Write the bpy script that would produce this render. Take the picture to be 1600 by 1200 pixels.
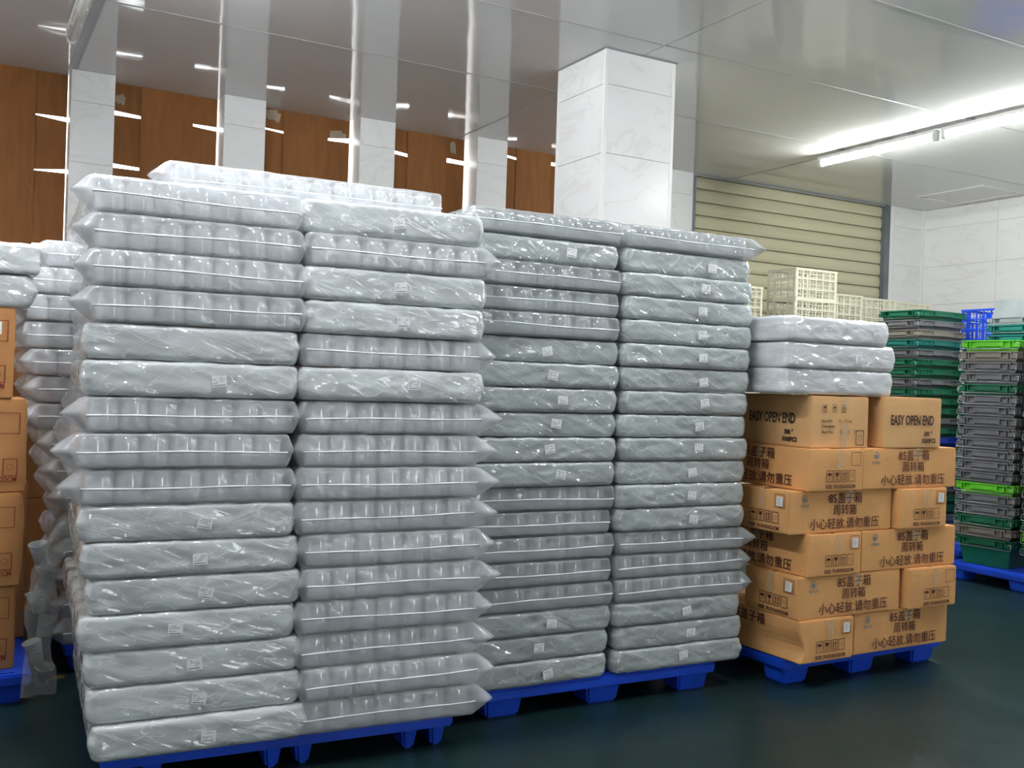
import bpy, bmesh, math, random
from mathutils import Vector, Matrix, noise

# ------------------------------------------------------------------ scene, camera, world, exposure
for o in list(bpy.data.objects): bpy.data.objects.remove(o)
S = bpy.context.scene
COL = S.collection
PI = math.pi
H_CAM = 1.35
F_PX, YAW, PITCH, ROLL = 1551.0, 0.5094, -0.0035, 0.0334

cam = bpy.data.cameras.new('camera'); camo = bpy.data.objects.new('camera', cam); COL.objects.link(camo)
fwd = Vector((math.sin(YAW)*math.cos(PITCH), math.cos(YAW)*math.cos(PITCH), math.sin(PITCH)))
right0 = Vector((math.cos(YAW), -math.sin(YAW), 0)); up0 = right0.cross(fwd)
cr, sr = math.cos(ROLL), math.sin(ROLL)
right = cr*right0 + sr*up0; up = -sr*right0 + cr*up0
m = Matrix((right, up, -fwd)).transposed().to_4x4(); m.translation = Vector((0, 0, H_CAM))
camo.matrix_world = m
cam.sensor_width = 36; cam.lens = 36*F_PX/1600; cam.clip_start = 0.05; cam.clip_end = 100
S.camera = camo

W = bpy.data.worlds.new('overcast_sky'); S.world = W; W.use_nodes = True
bg = W.node_tree.nodes['Background']; bg.inputs[0].default_value = (0.93, 0.97, 1.0, 1); bg.inputs[1].default_value = 8.0

S.view_settings.view_transform = 'Standard'; S.view_settings.look = 'None'
S.view_settings.gamma = 1; S.view_settings.use_curve_mapping = False
S.view_settings.exposure = 0.0
try:
    S.cycles.max_bounces = 6; S.cycles.diffuse_bounces = 4; S.cycles.glossy_bounces = 3
    S.cycles.use_light_tree = False; S.cycles.adaptive_threshold = 0.03; W.cycles.sampling_method = 'NONE'
    S.cycles.transmission_bounces = 2; S.cycles.transparent_max_bounces = 8
except Exception: pass

CEIL = 3.35; WALL_Y = 7.32; WALL_X = 9.17; LEFT_X = -3.0; FRONT_Y = -4.0
TUBE_L = 205.0                      # radiance of a lit tube

# ------------------------------------------------------------------ helpers
def srgb(r, g, b):
    def c(v):
        v /= 255.0
        return v/12.92 if v <= 0.04045 else ((v+0.055)/1.055)**2.4
    return (c(r), c(g), c(b), 1)

MATS = {}
def nmat(name):
    mt = bpy.data.materials.new(name); mt.use_nodes = True
    MATS[name] = mt
    nt = mt.node_tree; b = nt.nodes['Principled BSDF']
    return mt, nt, b

def simple(name, col, rough=0.5, metal=0.0, var=0.12, scale=6.0, bump=0.0, bscale=60.0, spec=0.5, stretch=(1, 1, 1), rvar=0.0):
    mt, nt, b = nmat(name)
    N, L = nt.nodes, nt.links
    tc = N.new('ShaderNodeTexCoord'); mp = N.new('ShaderNodeMapping'); mp.inputs['Scale'].default_value = stretch
    oi = N.new('ShaderNodeObjectInfo'); ad = N.new('ShaderNodeVectorMath'); ad.operation = 'ADD'
    cx = N.new('ShaderNodeCombineXYZ'); mu = N.new('ShaderNodeMath'); mu.operation = 'MULTIPLY'; mu.inputs[1].default_value = 37.0
    L.new(oi.outputs['Random'], mu.inputs[0]); L.new(mu.outputs[0], cx.inputs[0]); L.new(mu.outputs[0], cx.inputs[1])
    L.new(tc.outputs['Object'], ad.inputs[0]); L.new(cx.outputs[0], ad.inputs[1]); L.new(ad.outputs[0], mp.inputs[0])
    nz = N.new('ShaderNodeTexNoise'); nz.inputs['Scale'].default_value = scale; nz.inputs['Detail'].default_value = 3
    L.new(mp.outputs[0], nz.inputs[0])
    rp = N.new('ShaderNodeValToRGB'); c = col
    rp.color_ramp.elements[0].position = 0.3; rp.color_ramp.elements[1].position = 0.7
    rp.color_ramp.elements[0].color = (c[0]*(1-var), c[1]*(1-var), c[2]*(1-var), 1)
    rp.color_ramp.elements[1].color = (min(1, c[0]*(1+var)), min(1, c[1]*(1+var)), min(1, c[2]*(1+var)), 1)
    L.new(nz.outputs[0], rp.inputs[0]); L.new(rp.outputs[0], b.inputs['Base Color'])
    b.inputs['Roughness'].default_value = rough; b.inputs['Metallic'].default_value = metal
    b.inputs['Specular IOR Level'].default_value = spec
    if rvar:
        mr = N.new('ShaderNodeMapRange'); mr.inputs['To Min'].default_value = rough-rvar; mr.inputs['To Max'].default_value = rough+rvar
        L.new(nz.outputs[0], mr.inputs[0]); L.new(mr.outputs[0], b.inputs['Roughness'])
    if bump:
        n2 = N.new('ShaderNodeTexNoise'); n2.inputs['Scale'].default_value = bscale; n2.inputs['Detail'].default_value = 3
        L.new(mp.outputs[0], n2.inputs[0])
        bp = N.new('ShaderNodeBump'); bp.inputs['Strength'].default_value = bump; bp.inputs['Distance'].default_value = 0.01
        L.new(n2.outputs[0], bp.inputs['Height']); L.new(bp.outputs[0], b.inputs['Normal'])
    return mt

def emit(name, col, strength):
    mt, nt, b = nmat(name)
    b.inputs['Base Color'].default_value = (0.9, 0.9, 0.9, 1)
    b.inputs['Emission Color'].default_value = col; b.inputs['Emission Strength'].default_value = strength
    return mt

def tile_mat():
    mt, nt, b = nmat('marble_tile'); N, L = nt.nodes, nt.links
    tc = N.new('ShaderNodeTexCoord'); oi = N.new('ShaderNodeObjectInfo')
    mu = N.new('ShaderNodeMath'); mu.operation = 'MULTIPLY'; mu.inputs[1].default_value = 51.0
    cx = N.new('ShaderNodeCombineXYZ'); ad = N.new('ShaderNodeVectorMath'); ad.operation = 'ADD'
    L.new(oi.outputs['Random'], mu.inputs[0])
    for i in range(3): L.new(mu.outputs[0], cx.inputs[i])
    L.new(tc.outputs['Object'], ad.inputs[0]); L.new(cx.outputs[0], ad.inputs[1])
    mp = N.new('ShaderNodeMapping'); mp.inputs['Rotation'].default_value = (0.3, 0.6, 0.5); mp.inputs['Scale'].default_value = (1.0, 1.0, 2.2)
    L.new(ad.outputs[0], mp.inputs[0])
    nz = N.new('ShaderNodeTexNoise'); nz.inputs['Scale'].default_value = 1.6; nz.inputs['Detail'].default_value = 4; nz.inputs['Distortion'].default_value = 0.9
    L.new(mp.outputs[0], nz.inputs[0])
    sb = N.new('ShaderNodeMath'); sb.operation = 'SUBTRACT'; sb.inputs[1].default_value = 0.5
    ab = N.new('ShaderNodeMath'); ab.operation = 'ABSOLUTE'
    L.new(nz.outputs[0], sb.inputs[0]); L.new(sb.outputs[0], ab.inputs[0])
    rp = N.new('ShaderNodeValToRGB'); e = rp.color_ramp.elements
    e[0].position = 0.0; e[0].color = (0.72, 0.71, 0.70, 1); e[1].position = 0.018; e[1].color = (0.77, 0.77, 0.76, 1)
    x = e.new(0.2); x.color = (0.79, 0.79, 0.785, 1)
    L.new(ab.outputs[0], rp.inputs[0]); L.new(rp.outputs[0], b.inputs['Base Color'])
    b.inputs['Roughness'].default_value = 0.2; b.inputs['Specular IOR Level'].default_value = 0.3
    return mt

def film_mat(name, fac, bump, tint=(0.76, 0.785, 0.81, 1), rough=0.35, wscale=5.0, ang=26, width=0.035, tvar=0.10, coat=1.0, crough=0.07, white=0.0):
    """thin polythene film with soft slanting folds and sharp crease lines; fac 1 = milky, below 1 = part clear"""
    mt, nt, b = nmat(name); N, L = nt.nodes, nt.links
    out = [n for n in N if n.type == 'OUTPUT_MATERIAL'][0]
    tc = N.new('ShaderNodeTexCoord'); oi = N.new('ShaderNodeObjectInfo')
    mu = N.new('ShaderNodeMath'); mu.operation = 'MULTIPLY'; mu.inputs[1].default_value = 43.0
    cx = N.new('ShaderNodeCombineXYZ'); ad = N.new('ShaderNodeVectorMath'); ad.operation = 'ADD'
    L.new(oi.outputs['Random'], mu.inputs[0])
    for i in range(3): L.new(mu.outputs[0], cx.inputs[i])
    L.new(tc.outputs['Object'], ad.inputs[0]); L.new(cx.outputs[0], ad.inputs[1])
    def field(rot, sc, scale, dist):
        m1 = N.new('ShaderNodeMapping'); m1.inputs['Rotation'].default_value = (0, math.radians(rot), 0)
        m2 = N.new('ShaderNodeMapping'); m2.inputs['Scale'].default_value = sc
        L.new(ad.outputs[0], m1.inputs[0]); L.new(m1.outputs[0], m2.inputs[0])
        nz = N.new('ShaderNodeTexNoise'); nz.inputs['Scale'].default_value = scale; nz.inputs['Detail'].default_value = 0.0; nz.inputs['Distortion'].default_value = dist
        L.new(m2.outputs[0], nz.inputs[0])
        return nz.outputs[0]
    def ridge(src, wd, mid=0.5):
        sb = N.new('ShaderNodeMath'); sb.operation = 'SUBTRACT'; sb.inputs[1].default_value = mid
        ab = N.new('ShaderNodeMath'); ab.operation = 'ABSOLUTE'
        L.new(src, sb.inputs[0]); L.new(sb.outputs[0], ab.inputs[0])
        mr = N.new('ShaderNodeMapRange')
        mr.inputs['From Max'].default_value = wd; mr.inputs['To Min'].default_value = 1; mr.inputs['To Max'].default_value = 0
        L.new(ab.outputs[0], mr.inputs[0])
        return mr.outputs[0]
    big = field(-ang, (1.0, 1.2, 4.5), wscale, 0.5)
    rg = ridge(field(-ang, (1.0, 1.0, 7.0), wscale*1.1, 0.45), width)
    if white:
        rg2 = ridge(field(ang*1.9, (1.0, 1.0, 6.0), wscale*.9, 0.6), width*.6, 0.57)
        mxx = N.new('ShaderNodeMath'); mxx.operation = 'MAXIMUM'; L.new(rg, mxx.inputs[0]); L.new(rg2, mxx.inputs[1]); rg = mxx.outputs[0]
    hgt = N.new('ShaderNodeMath'); hgt.operation = 'MULTIPLY_ADD'; hgt.inputs[1].default_value = 0.22
    L.new(rg, hgt.inputs[0]); L.new(big, hgt.inputs[2])
    bp = N.new('ShaderNodeBump'); bp.inputs['Strength'].default_value = bump; bp.inputs['Distance'].default_value = 0.03
    L.new(hgt.outputs[0], bp.inputs['Height'])
    b2 = N.new('ShaderNodeBump'); b2.inputs['Strength'].default_value = bump*.09; b2.inputs['Distance'].default_value = 0.03
    L.new(hgt.outputs[0], b2.inputs['Height'])
    rp = N.new('ShaderNodeValToRGB'); e = rp.color_ramp.elements; e[0].position = .32; e[1].position = .68
    e[0].color = (tint[0]*(1-tvar), tint[1]*(1-tvar), tint[2]*(1-tvar), 1); e[1].color = (tint[0]*(1+tvar), tint[1]*(1+tvar), tint[2]*(1+tvar), 1)
    L.new(big, rp.inputs[0])
    if white:  # crease glints painted into the base colour as pale lines
        mxc = N.new('ShaderNodeMix'); mxc.data_type = 'RGBA'
        wm = N.new('ShaderNodeMath'); wm.operation = 'MULTIPLY'; wm.inputs[1].default_value = white
        L.new(rg, wm.inputs[0]); L.new(wm.outputs[0], mxc.inputs['Factor'])
        L.new(rp.outputs[0], mxc.inputs['A']); mxc.inputs['B'].default_value = (0.86, 0.89, 0.92, 1)
        L.new(mxc.outputs['Result'], b.inputs['Base Color'])
    else: L.new(rp.outputs[0], b.inputs['Base Color'])
    b.inputs['Roughness'].default_value = rough
    b.inputs['Specular IOR Level'].default_value = 0.4
    L.new(b2.outputs[0], b.inputs['Normal'])
    b.inputs['Coat Weight'].default_value = coat; b.inputs['Coat Roughness'].default_value = crough; b.inputs['Coat IOR'].default_value = 1.6
    L.new(bp.outputs[0], b.inputs['Coat Normal'])
    if fac < 1:
        tr = N.new('ShaderNodeBsdfTransparent')
        mx = N.new('ShaderNodeMixShader'); mx.inputs[0].default_value = fac
        L.new(tr.outputs[0], mx.inputs[1]); L.new(b.outputs[0], mx.inputs[2])
        L.new(mx.outputs[0], out.inputs['Surface'])
    return mt

def floor_mat():
    mt, nt, b = nmat('green_epoxy_floor'); N, L = nt.nodes, nt.links
    tc = N.new('ShaderNodeTexCoord')
    n1 = N.new('ShaderNodeTexNoise'); n1.inputs['Scale'].default_value = 1.1; n1.inputs['Detail'].default_value = 6
    L.new(tc.outputs['Object'], n1.inputs[0])
    rp = N.new('ShaderNodeValToRGB'); e = rp.color_ramp.elements
    e[0].position = 0.3; e[0].color = (0.006, 0.020, 0.020, 1); e[1].position = 0.7; e[1].color = (0.011, 0.029, 0.030, 1)
    L.new(n1.outputs[0], rp.inputs[0])
    # fine scuffs and pale specks
    vo = N.new('ShaderNodeTexVoronoi'); vo.inputs['Scale'].default_value = 9.0
    L.new(tc.outputs['Object'], vo.inputs[0])
    sp = N.new('ShaderNodeMapRange'); sp.inputs['From Max'].default_value = 0.035; sp.inputs['To Min'].default_value = 0.35; sp.inputs['To Max'].default_value = 0
    L.new(vo.outputs['Distance'], sp.inputs[0])
    mx = N.new('ShaderNodeMix'); mx.data_type = 'RGBA'
    L.new(sp.outputs[0], mx.inputs['Factor']); L.new(rp.outputs[0], mx.inputs['A']); mx.inputs['B'].default_value = (0.20, 0.24, 0.22, 1)
    L.new(mx.outputs['Result'], b.inputs['Base Color'])
    n2 = N.new('ShaderNodeTexNoise'); n2.inputs['Scale'].default_value = 5; n2.inputs['Detail'].default_value = 6
    L.new(tc.outputs['Object'], n2.inputs[0])
    rr = N.new('ShaderNodeMapRange'); rr.inputs['To Min'].default_value = 0.22; rr.inputs['To Max'].default_value = 0.42
    L.new(n2.outputs[0], rr.inputs[0]); L.new(rr.outputs[0], b.inputs['Roughness'])
    n3 = N.new('ShaderNodeTexNoise'); n3.inputs['Scale'].default_value = 90; n3.inputs['Detail'].default_value = 2
    L.new(tc.outputs['Object'], n3.inputs[0])
    bp = N.new('ShaderNodeBump'); bp.inputs['Strength'].default_value = 0.25; bp.inputs['Distance'].default_value = 0.003
    L.new(n3.outputs[0], bp.inputs['Height']); L.new(bp.outputs[0], b.inputs['Normal'])
    b.inputs['Specular IOR Level'].default_value = 0.22
    return mt

def ceiling_mat():
    mt, nt, b = nmat('glossy_ceiling_panel'); N, L = nt.nodes, nt.links
    tc = N.new('ShaderNodeTexCoord')
    mp = N.new('ShaderNodeMapping'); mp.inputs['Scale'].default_value = (0.9, 2.2, 1)
    L.new(tc.outputs['Object'], mp.inputs[0])
    nz = N.new('ShaderNodeTexNoise'); nz.inputs['Scale'].default_value = 1.6; nz.inputs['Detail'].default_value = 2
    L.new(mp.outputs[0], nz.inputs[0])
    bp = N.new('ShaderNodeBump'); bp.inputs['Strength'].default_value = 0.16; bp.inputs['Distance'].default_value = 0.02
    L.new(nz.outputs[0], bp.inputs['Height']); L.new(bp.outputs[0], b.inputs['Normal'])
    b.inputs['Base Color'].default_value = (0.68, 0.67, 0.655, 1); b.inputs['Roughness'].default_value = 0.07
    b.inputs['Specular IOR Level'].default_value = 0.75
    return mt

M_TILE = tile_mat(); M_FLOOR = floor_mat(); M_CEIL = ceiling_mat()
M_GROUT = simple('grout', (0.50, 0.50, 0.48, 1), 0.8)
M_WHITE = simple('white_trim', (0.78, 0.78, 0.76, 1), 0.35, var=0.03)
M_PAINT = simple('pale_wall_paint', (0.80, 0.80, 0.78, 1), 0.6, var=0.04, scale=2)
M_JOINT = simple('ceiling_joint', (0.46, 0.455, 0.44, 1), 0.35, var=0.05)
M_REVEAL = simple('white_reveal', (0.62, 0.59, 0.55, 1), 0.4, var=0.05)
M_METAL = simple('grey_metal', (0.33, 0.34, 0.35, 1), 0.4, 0.5, var=0.08)
M_SLAT = simple('cream_slat', srgb(196, 190, 160), 0.45, var=0.06, scale=3, stretch=(0.3, 1, 3))
M_RAIL = simple('shutter_rail', (0.16, 0.18, 0.20, 1), 0.4, 0.4)
M_CARD = simple('brown_cardboard', srgb(132, 86, 44), 0.75, var=0.10, scale=4, bump=0.15, bscale=40, stretch=(6, 6, 1), spec=0.3)
M_CARD2 = simple('carton_board', srgb(224, 168, 108), 0.72, var=0.09, scale=5, bump=0.12, bscale=50, spec=0.3)
M_CARD4 = simple('tall_carton_board', srgb(186, 132, 82), 0.72, var=0.09, scale=5, bump=0.12, bscale=50, spec=0.3)
M_CARD3 = simple('pale_carton_board', srgb(220, 174, 120), 0.7, var=0.07, scale=5, bump=0.1, bscale=50, spec=0.3)
M_INK = simple('maroon_ink', srgb(74, 30, 28), 0.7, var=0.15, scale=60)
M_INKB = simple('black_ink', srgb(46, 36, 30), 0.7, var=0.15, scale=60)
M_INKR = simple('red_ink', srgb(130, 45, 30), 0.7, var=0.15, scale=60)
M_BLUEINK = simple('blue_ink', srgb(92, 128, 140), 0.7, var=0.2, scale=80)
M_PAPER = simple('white_paper', (0.88, 0.89, 0.90, 1), 0.6, var=0.03)
M_PRINT = simple('grey_print', (0.16, 0.16, 0.18, 1), 0.7, var=0.3, scale=300)
M_BLUE = simple('blue_plastic', (0.010, 0.075, 0.66, 1), 0.38, var=0.15, scale=4, bump=0.05)
M_FILM = film_mat('smooth_film', 0.42, 0.45)
M_FILMW = film_mat('wrinkled_film', 1.0, 0.9, tint=(0.57, 0.605, 0.61, 1), wscale=6.0, ang=18, width=0.030, tvar=.14, white=.50)
M_FILMW2 = film_mat('greenish_wrinkled_film', 1.0, 0.9, tint=(0.40, 0.44, 0.435, 1), wscale=6.0, ang=24, width=0.028, tvar=.13, white=.42)
M_FILMW3 = film_mat('white_wrinkled_film', 1.0, 0.9, tint=(0.66, 0.68, 0.70, 1), wscale=6.0, ang=18, width=0.022, tvar=.10, white=.7)
M_FILM2 = film_mat('greyish_smooth_film', 0.52, 0.45, tint=(0.42, 0.455, 0.46, 1))
M_FILMK = film_mat('clear_cup_plastic', 0.45, 0.2, tint=(0.40, 0.42, 0.42, 1), wscale=9.0)
M_FILMC = film_mat('clear_film', 0.24, 0.8, tint=(0.42, 0.44, 0.44, 1), wscale=9.0)  # tint darkened: the shade beside the pile is put into the colour
M_FLAP = film_mat('film_flap', 0.40, 0.35)
M_HEM = simple('film_hem', (0.86, 0.90, 0.94, 1), 0.25, var=0.05)
M_CREAM = simple('cream_plastic', srgb(226, 222, 200), 0.4, var=0.05)
M_TAPEC = film_mat('clear_tape', 0.32, 0.12, tint=(0.62, 0.58, 0.44, 1), wscale=9, coat=.6, crough=.15)
M_YELLOW = simple('yellow_floor_tape', srgb(96, 78, 26), 0.6, var=0.25, scale=20)
M_TUBE = emit('lit_tube', (0.94, 0.965, 1.0, 1), TUBE_L)
M_TUBER = emit('lit_tube_right_row', (0.95, 0.98, 0.97, 1), TUBE_L*.78)
M_TUBEOFF = simple('unlit_tube', (0.72, 0.70, 0.66, 1), 0.25, var=0.03)

def jar_mat():
    mt, nt, b = nmat('jar_plastic')
    b.inputs['Base Color'].default_value = (0.66, 0.70, 0.73, 1)
    b.inputs['Roughness'].default_value = 0.2; b.inputs['Specular IOR Level'].default_value = 0.9
    b.inputs['Coat Weight'].default_value = 1.0; b.inputs['Coat Roughness'].default_value = 0.05; b.inputs['Coat IOR'].default_value = 2.6
    N, L = nt.nodes, nt.links
    tc = N.new('ShaderNodeTexCoord'); nz = N.new('ShaderNodeTexNoise'); nz.inputs['Scale'].default_value = 30
    L.new(tc.outputs['Object'], nz.inputs[0])
    rp = N.new('ShaderNodeValToRGB'); rp.color_ramp.elements[0].color = (0.56, 0.59, 0.61, 1); rp.color_ramp.elements[1].color = (0.66, 0.69, 0.71, 1)
    L.new(nz.outputs[0], rp.inputs[0]); L.new(rp.outputs[0], b.inputs['Base Color'])
    return mt
M_JAR = jar_mat()

TOTE = {k: simple('tote_'+k, c, 0.42, var=0.12, scale=8) for k, c in dict(
    green=srgb(18, 104, 74), teal=srgb(22, 112, 104), gray=srgb(112, 113, 116), beige=srgb(134, 128, 116),
    lime=srgb(96, 198, 34), blue=srgb(30, 62, 190), pale=srgb(132, 138, 140)).items()}
M_WIRE = simple('steel_wire', (0.42, 0.43, 0.43, 1), 0.3, 0.8, var=0.05)

# ---- mesh helpers
def box_bm(bm, x0, x1, y0, y1, z0, z1):
    vs = [bm.verts.new((x, y, z)) for z in (z0, z1) for (x, y) in ((x0, y0), (x1, y0), (x1, y1), (x0, y1))]
    for f in ((3, 2, 1, 0), (4, 5, 6, 7), (0, 1, 5, 4), (1, 2, 6, 5), (2, 3, 7, 6), (3, 0, 4, 7)):
        bm.faces.new([vs[i] for i in f])

def prism_bm(bm, pts, y0, y1):
    """polygon pts in (x,z), extruded from y0 to y1"""
    a = [bm.verts.new((x, y0, z)) for x, z in pts]; b = [bm.verts.new((x, y1, z)) for x, z in pts]
    bm.faces.new(a); bm.faces.new(b[::-1])
    n = len(pts)
    for i in range(n): bm.faces.new((a[i], b[i], b[(i+1) % n], a[(i+1) % n]))

def tube_bm(bm, path, r, n=8, closed=False):
    rings = []
    P = [Vector(p) for p in path]; k = len(P)
    for i, p in enumerate(P):
        if closed: d = P[(i+1) % k]-P[i-1]
        else: d = P[min(i+1, k-1)]-P[max(i-1, 0)]
        d.normalize()
        a = d.orthogonal().normalized() if i == 0 else (rings_a - d*rings_a.dot(d)).normalized()
        rings_a = a
        b = d.cross(a)
        rings.append([bm.verts.new(p+r*(math.cos(t)*a+math.sin(t)*b)) for t in [2*PI*j/n for j in range(n)]])
    for i in range(k if closed else k-1):
        A, B = rings[i], rings[(i+1) % k]
        for j in range(n): bm.faces.new((A[j], A[(j+1) % n], B[(j+1) % n], B[j]))
    if not closed:
        bm.faces.new(rings[0][::-1]); bm.faces.new(rings[-1])

def lathe_bm(bm, prof, n=20, cx=0, cy=0, cap=True):
    rings = [[bm.verts.new((cx+r*math.cos(2*PI*j/n), cy+r*math.sin(2*PI*j/n), z)) for j in range(n)] for r, z in prof]
    for A, B in zip(rings, rings[1:]):
        for j in range(n): bm.faces.new((A[j], A[(j+1) % n], B[(j+1) % n], B[j]))
    if cap:
        bm.faces.new(rings[0][::-1]); bm.faces.new(rings[-1])

def mesh_of(name, bm, mat, smooth=False, bevel=0.0, recalc=True):
    if bevel:
        bmesh.ops.bevel(bm, geom=list(bm.edges), offset=bevel, segments=2, affect='EDGES', clamp_overlap=True)
    if recalc: bmesh.ops.recalc_face_normals(bm, faces=bm.faces)
    me = bpy.data.meshes.new(name); bm.to_mesh(me); bm.free()
    me.materials.append(mat)
    if smooth:
        for p in me.polygons: p.use_smooth = True
    return me

def link(name, me, parent=None, loc=(0, 0, 0), rot=(0, 0, 0), mat=None, kind=None):
    o = bpy.data.objects.new(name, me); COL.objects.link(o)
    o.location = loc; o.rotation_euler = rot
    if parent: o.parent = parent
    if mat is not None:
        o.material_slots[0].link = 'OBJECT'; o.material_slots[0].material = mat
    if kind: o['kind'] = kind
    return o

def boxo(name, mat, x0, x1, y0, y1, z0, z1, parent=None, bevel=0.0, kind=None):
    bm = bmesh.new(); box_bm(bm, x0, x1, y0, y1, z0, z1)
    return link(name, mesh_of(name, bm, mat, bevel=bevel), parent, kind=kind)

def thing(name, label, cat, loc=(0, 0, 0), rz=0.0, group=None):
    o = bpy.data.objects.new(name, None); COL.objects.link(o)
    o.empty_display_size = 0.1
    o.location = loc; o.rotation_euler = (0, 0, rz); o['label'] = label; o['category'] = cat
    if group: o['group'] = group
    return o

def tag(o, label, cat, group=None):
    o['label'] = label; o['category'] = cat
    if group: o['group'] = group
    return o

ORD = ['', 'first', 'second', 'third', 'fourth', 'fifth', 'sixth', 'seventh', 'eighth', 'ninth', 'tenth', 'eleventh', 'twelfth',
       'thirteenth', 'fourteenth', 'fifteenth', 'sixteenth', 'seventeenth', 'eighteenth', 'nineteenth', 'twentieth',
       'twenty-first', 'twenty-second', 'twenty-third', 'twenty-fourth']

# ------------------------------------------------------------------ the setting
fl = boxo('floor', M_FLOOR, LEFT_X-.2, WALL_X+.2, FRONT_Y-.2, WALL_Y+.6, -0.1, 0, kind='structure')
boxo('floor_line', M_YELLOW, 0.24, 0.44, 4.66, 4.71, 0.0, 0.002, parent=fl)

ceil = boxo('ceiling', M_GROUT, LEFT_X-.2, WALL_X+.2, FRONT_Y-.2, WALL_Y+.6, CEIL+.02, CEIL+.1, kind='structure')
xe = [LEFT_X, 0.62, 3.58, 6.42, WALL_X]
ye = [WALL_Y+.3, 5.85, 4.70, 3.55, 2.40, 1.25, .10, -1.05, -2.20, -3.35, FRONT_Y]
random.seed(4)
for i in range(4):
    for j in range(len(ye)-1):
        bm = bmesh.new(); box_bm(bm, xe[i]+.003, xe[i+1]-.003, ye[j+1]+.003, ye[j]-.003, 0, .025)
        p = link('ceiling_panel', mesh_of('ceiling_panel', bm, M_CEIL, bevel=.002), ceil, loc=(0, 0, CEIL+random.uniform(-.0012, .0012)))
for i in (1, 2, 3):
    wd = .028 if i == 1 else .008
    boxo('ceiling_joint_strip', M_METAL if i == 1 else M_JOINT, xe[i]-wd, xe[i]+wd, 0 if i != 2 else 5.45, WALL_Y+.18, CEIL-.004, CEIL-.002, parent=ceil)
for j in range(1, 4):
    boxo('ceiling_joint_strip', M_JOINT, LEFT_X, WALL_X, ye[j]-.006, ye[j]+.006, CEIL-.0035, CEIL-.0015, parent=ceil)
bm = bmesh.new()
for a in ((8.42, 9.02, 6.06, 6.08), (8.42, 9.02, 6.80, 6.82), (8.42, 8.44, 6.08, 6.80), (9.0, 9.02, 6.08, 6.80)):
    box_bm(bm, a[0], a[1], a[2], a[3], CEIL-.008, CEIL-.001)
link('ceiling_hatch_frame', mesh_of('ceiling_hatch_frame', bm, M_WHITE), ceil)

TZ = [0, .249, .662, 1.075, 1.488, 1.901, 2.314, 2.727, 3.138, CEIL]   # tile courses
def tile_face(parent, origin, ux, length, widths, zs=TZ, gap=.0025, th=.008):
    """tiles on a wall face: origin (x,y), direction ux, outward normal is ux rotated -90 deg"""
    nx = Vector((ux[1], -ux[0]))
    a = 0
    for wv in widths:
        for z0, z1 in zip(zs, zs[1:]):
            key = (round(wv, 4), round(z1-z0, 4))
            if key not in TILE_MESH:
                bm = bmesh.new(); box_bm(bm, gap/2, wv-gap/2, -th, 0, gap/2, z1-z0-gap/2)
                TILE_MESH[key] = mesh_of('tile', bm, M_TILE, bevel=.0012)
            link('tile', TILE_MESH[key], parent, loc=(origin[0]+ux[0]*a, origin[1]+ux[1]*a, z0), rot=(0, 0, math.atan2(ux[1], ux[0])))
        a += wv
TILE_MESH = {}

# back wall: piers between window bays, low sill wall, the shutter doorway, end pier
PIERS = [(-3.2, -2.45), (-1.45, -1.12), (-.42, -.10), (.614, .892), (1.63, 1.932), (2.666, 2.959), (3.685, 3.968), (4.70, 5.0), (5.68, 5.955), (8.70, WALL_X+.15)]
bm = bmesh.new()
for a, b in PIERS: box_bm(bm, a, b, WALL_Y, WALL_Y+.5, 0, CEIL+.02)
box_bm(bm, -3.2, 5.955, WALL_Y+.2, WALL_Y+.5, 0, 0.9)
wb = link('wall_back', mesh_of('wall_back', bm, M_REVEAL), kind='structure')
for a, b in PIERS[2:]:
    b2 = min(b, WALL_X)
    ws = [b2-a]
    tile_face(wb, (a, WALL_Y), (1, 0), b2-a, ws)
for a, b in ((5.955, WALL_Y),):
    pass
wr = boxo('wall_right', M_GROUT, WALL_X, WALL_X+.2, FRONT_Y, WALL_Y, 0, CEIL+.02, kind='structure')
tile_face(wr, (WALL_X, WALL_Y), (0, -1), 0, [.90]+[.8]*12)
boxo('trim_1', M_WHITE, WALL_X-.03, WALL_X-.008, WALL_Y-.03, WALL_Y-.008, 0, CEIL, kind='structure')
boxo('wall_left', M_PAINT, LEFT_X-.2, LEFT_X, FRONT_Y, WALL_Y+.5, 0, CEIL+.02, kind='structure')
bm = bmesh.new()
for a in ((LEFT_X-.2, 2.75, 0, CEIL+.02), (3.7, WALL_X+.2, 0, CEIL+.02), (2.75, 3.7, 3.1, CEIL+.02)):
    box_bm(bm, a[0], a[1], FRONT_Y-.2, FRONT_Y, a[2], a[3])
link('wall_front', mesh_of('wall_front', bm, M_PAINT), kind='structure')
bm = bmesh.new()
for a in ((2.69, 2.75, 0, 3.16), (3.7, 3.76, 0, 3.16), (2.75, 3.7, 3.1, 3.16)): box_bm(bm, a[0], a[1], FRONT_Y-.02, FRONT_Y+.02, a[2], a[3])
link('trim_4', mesh_of('trim_4', bm, M_METAL), kind='structure')

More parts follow.
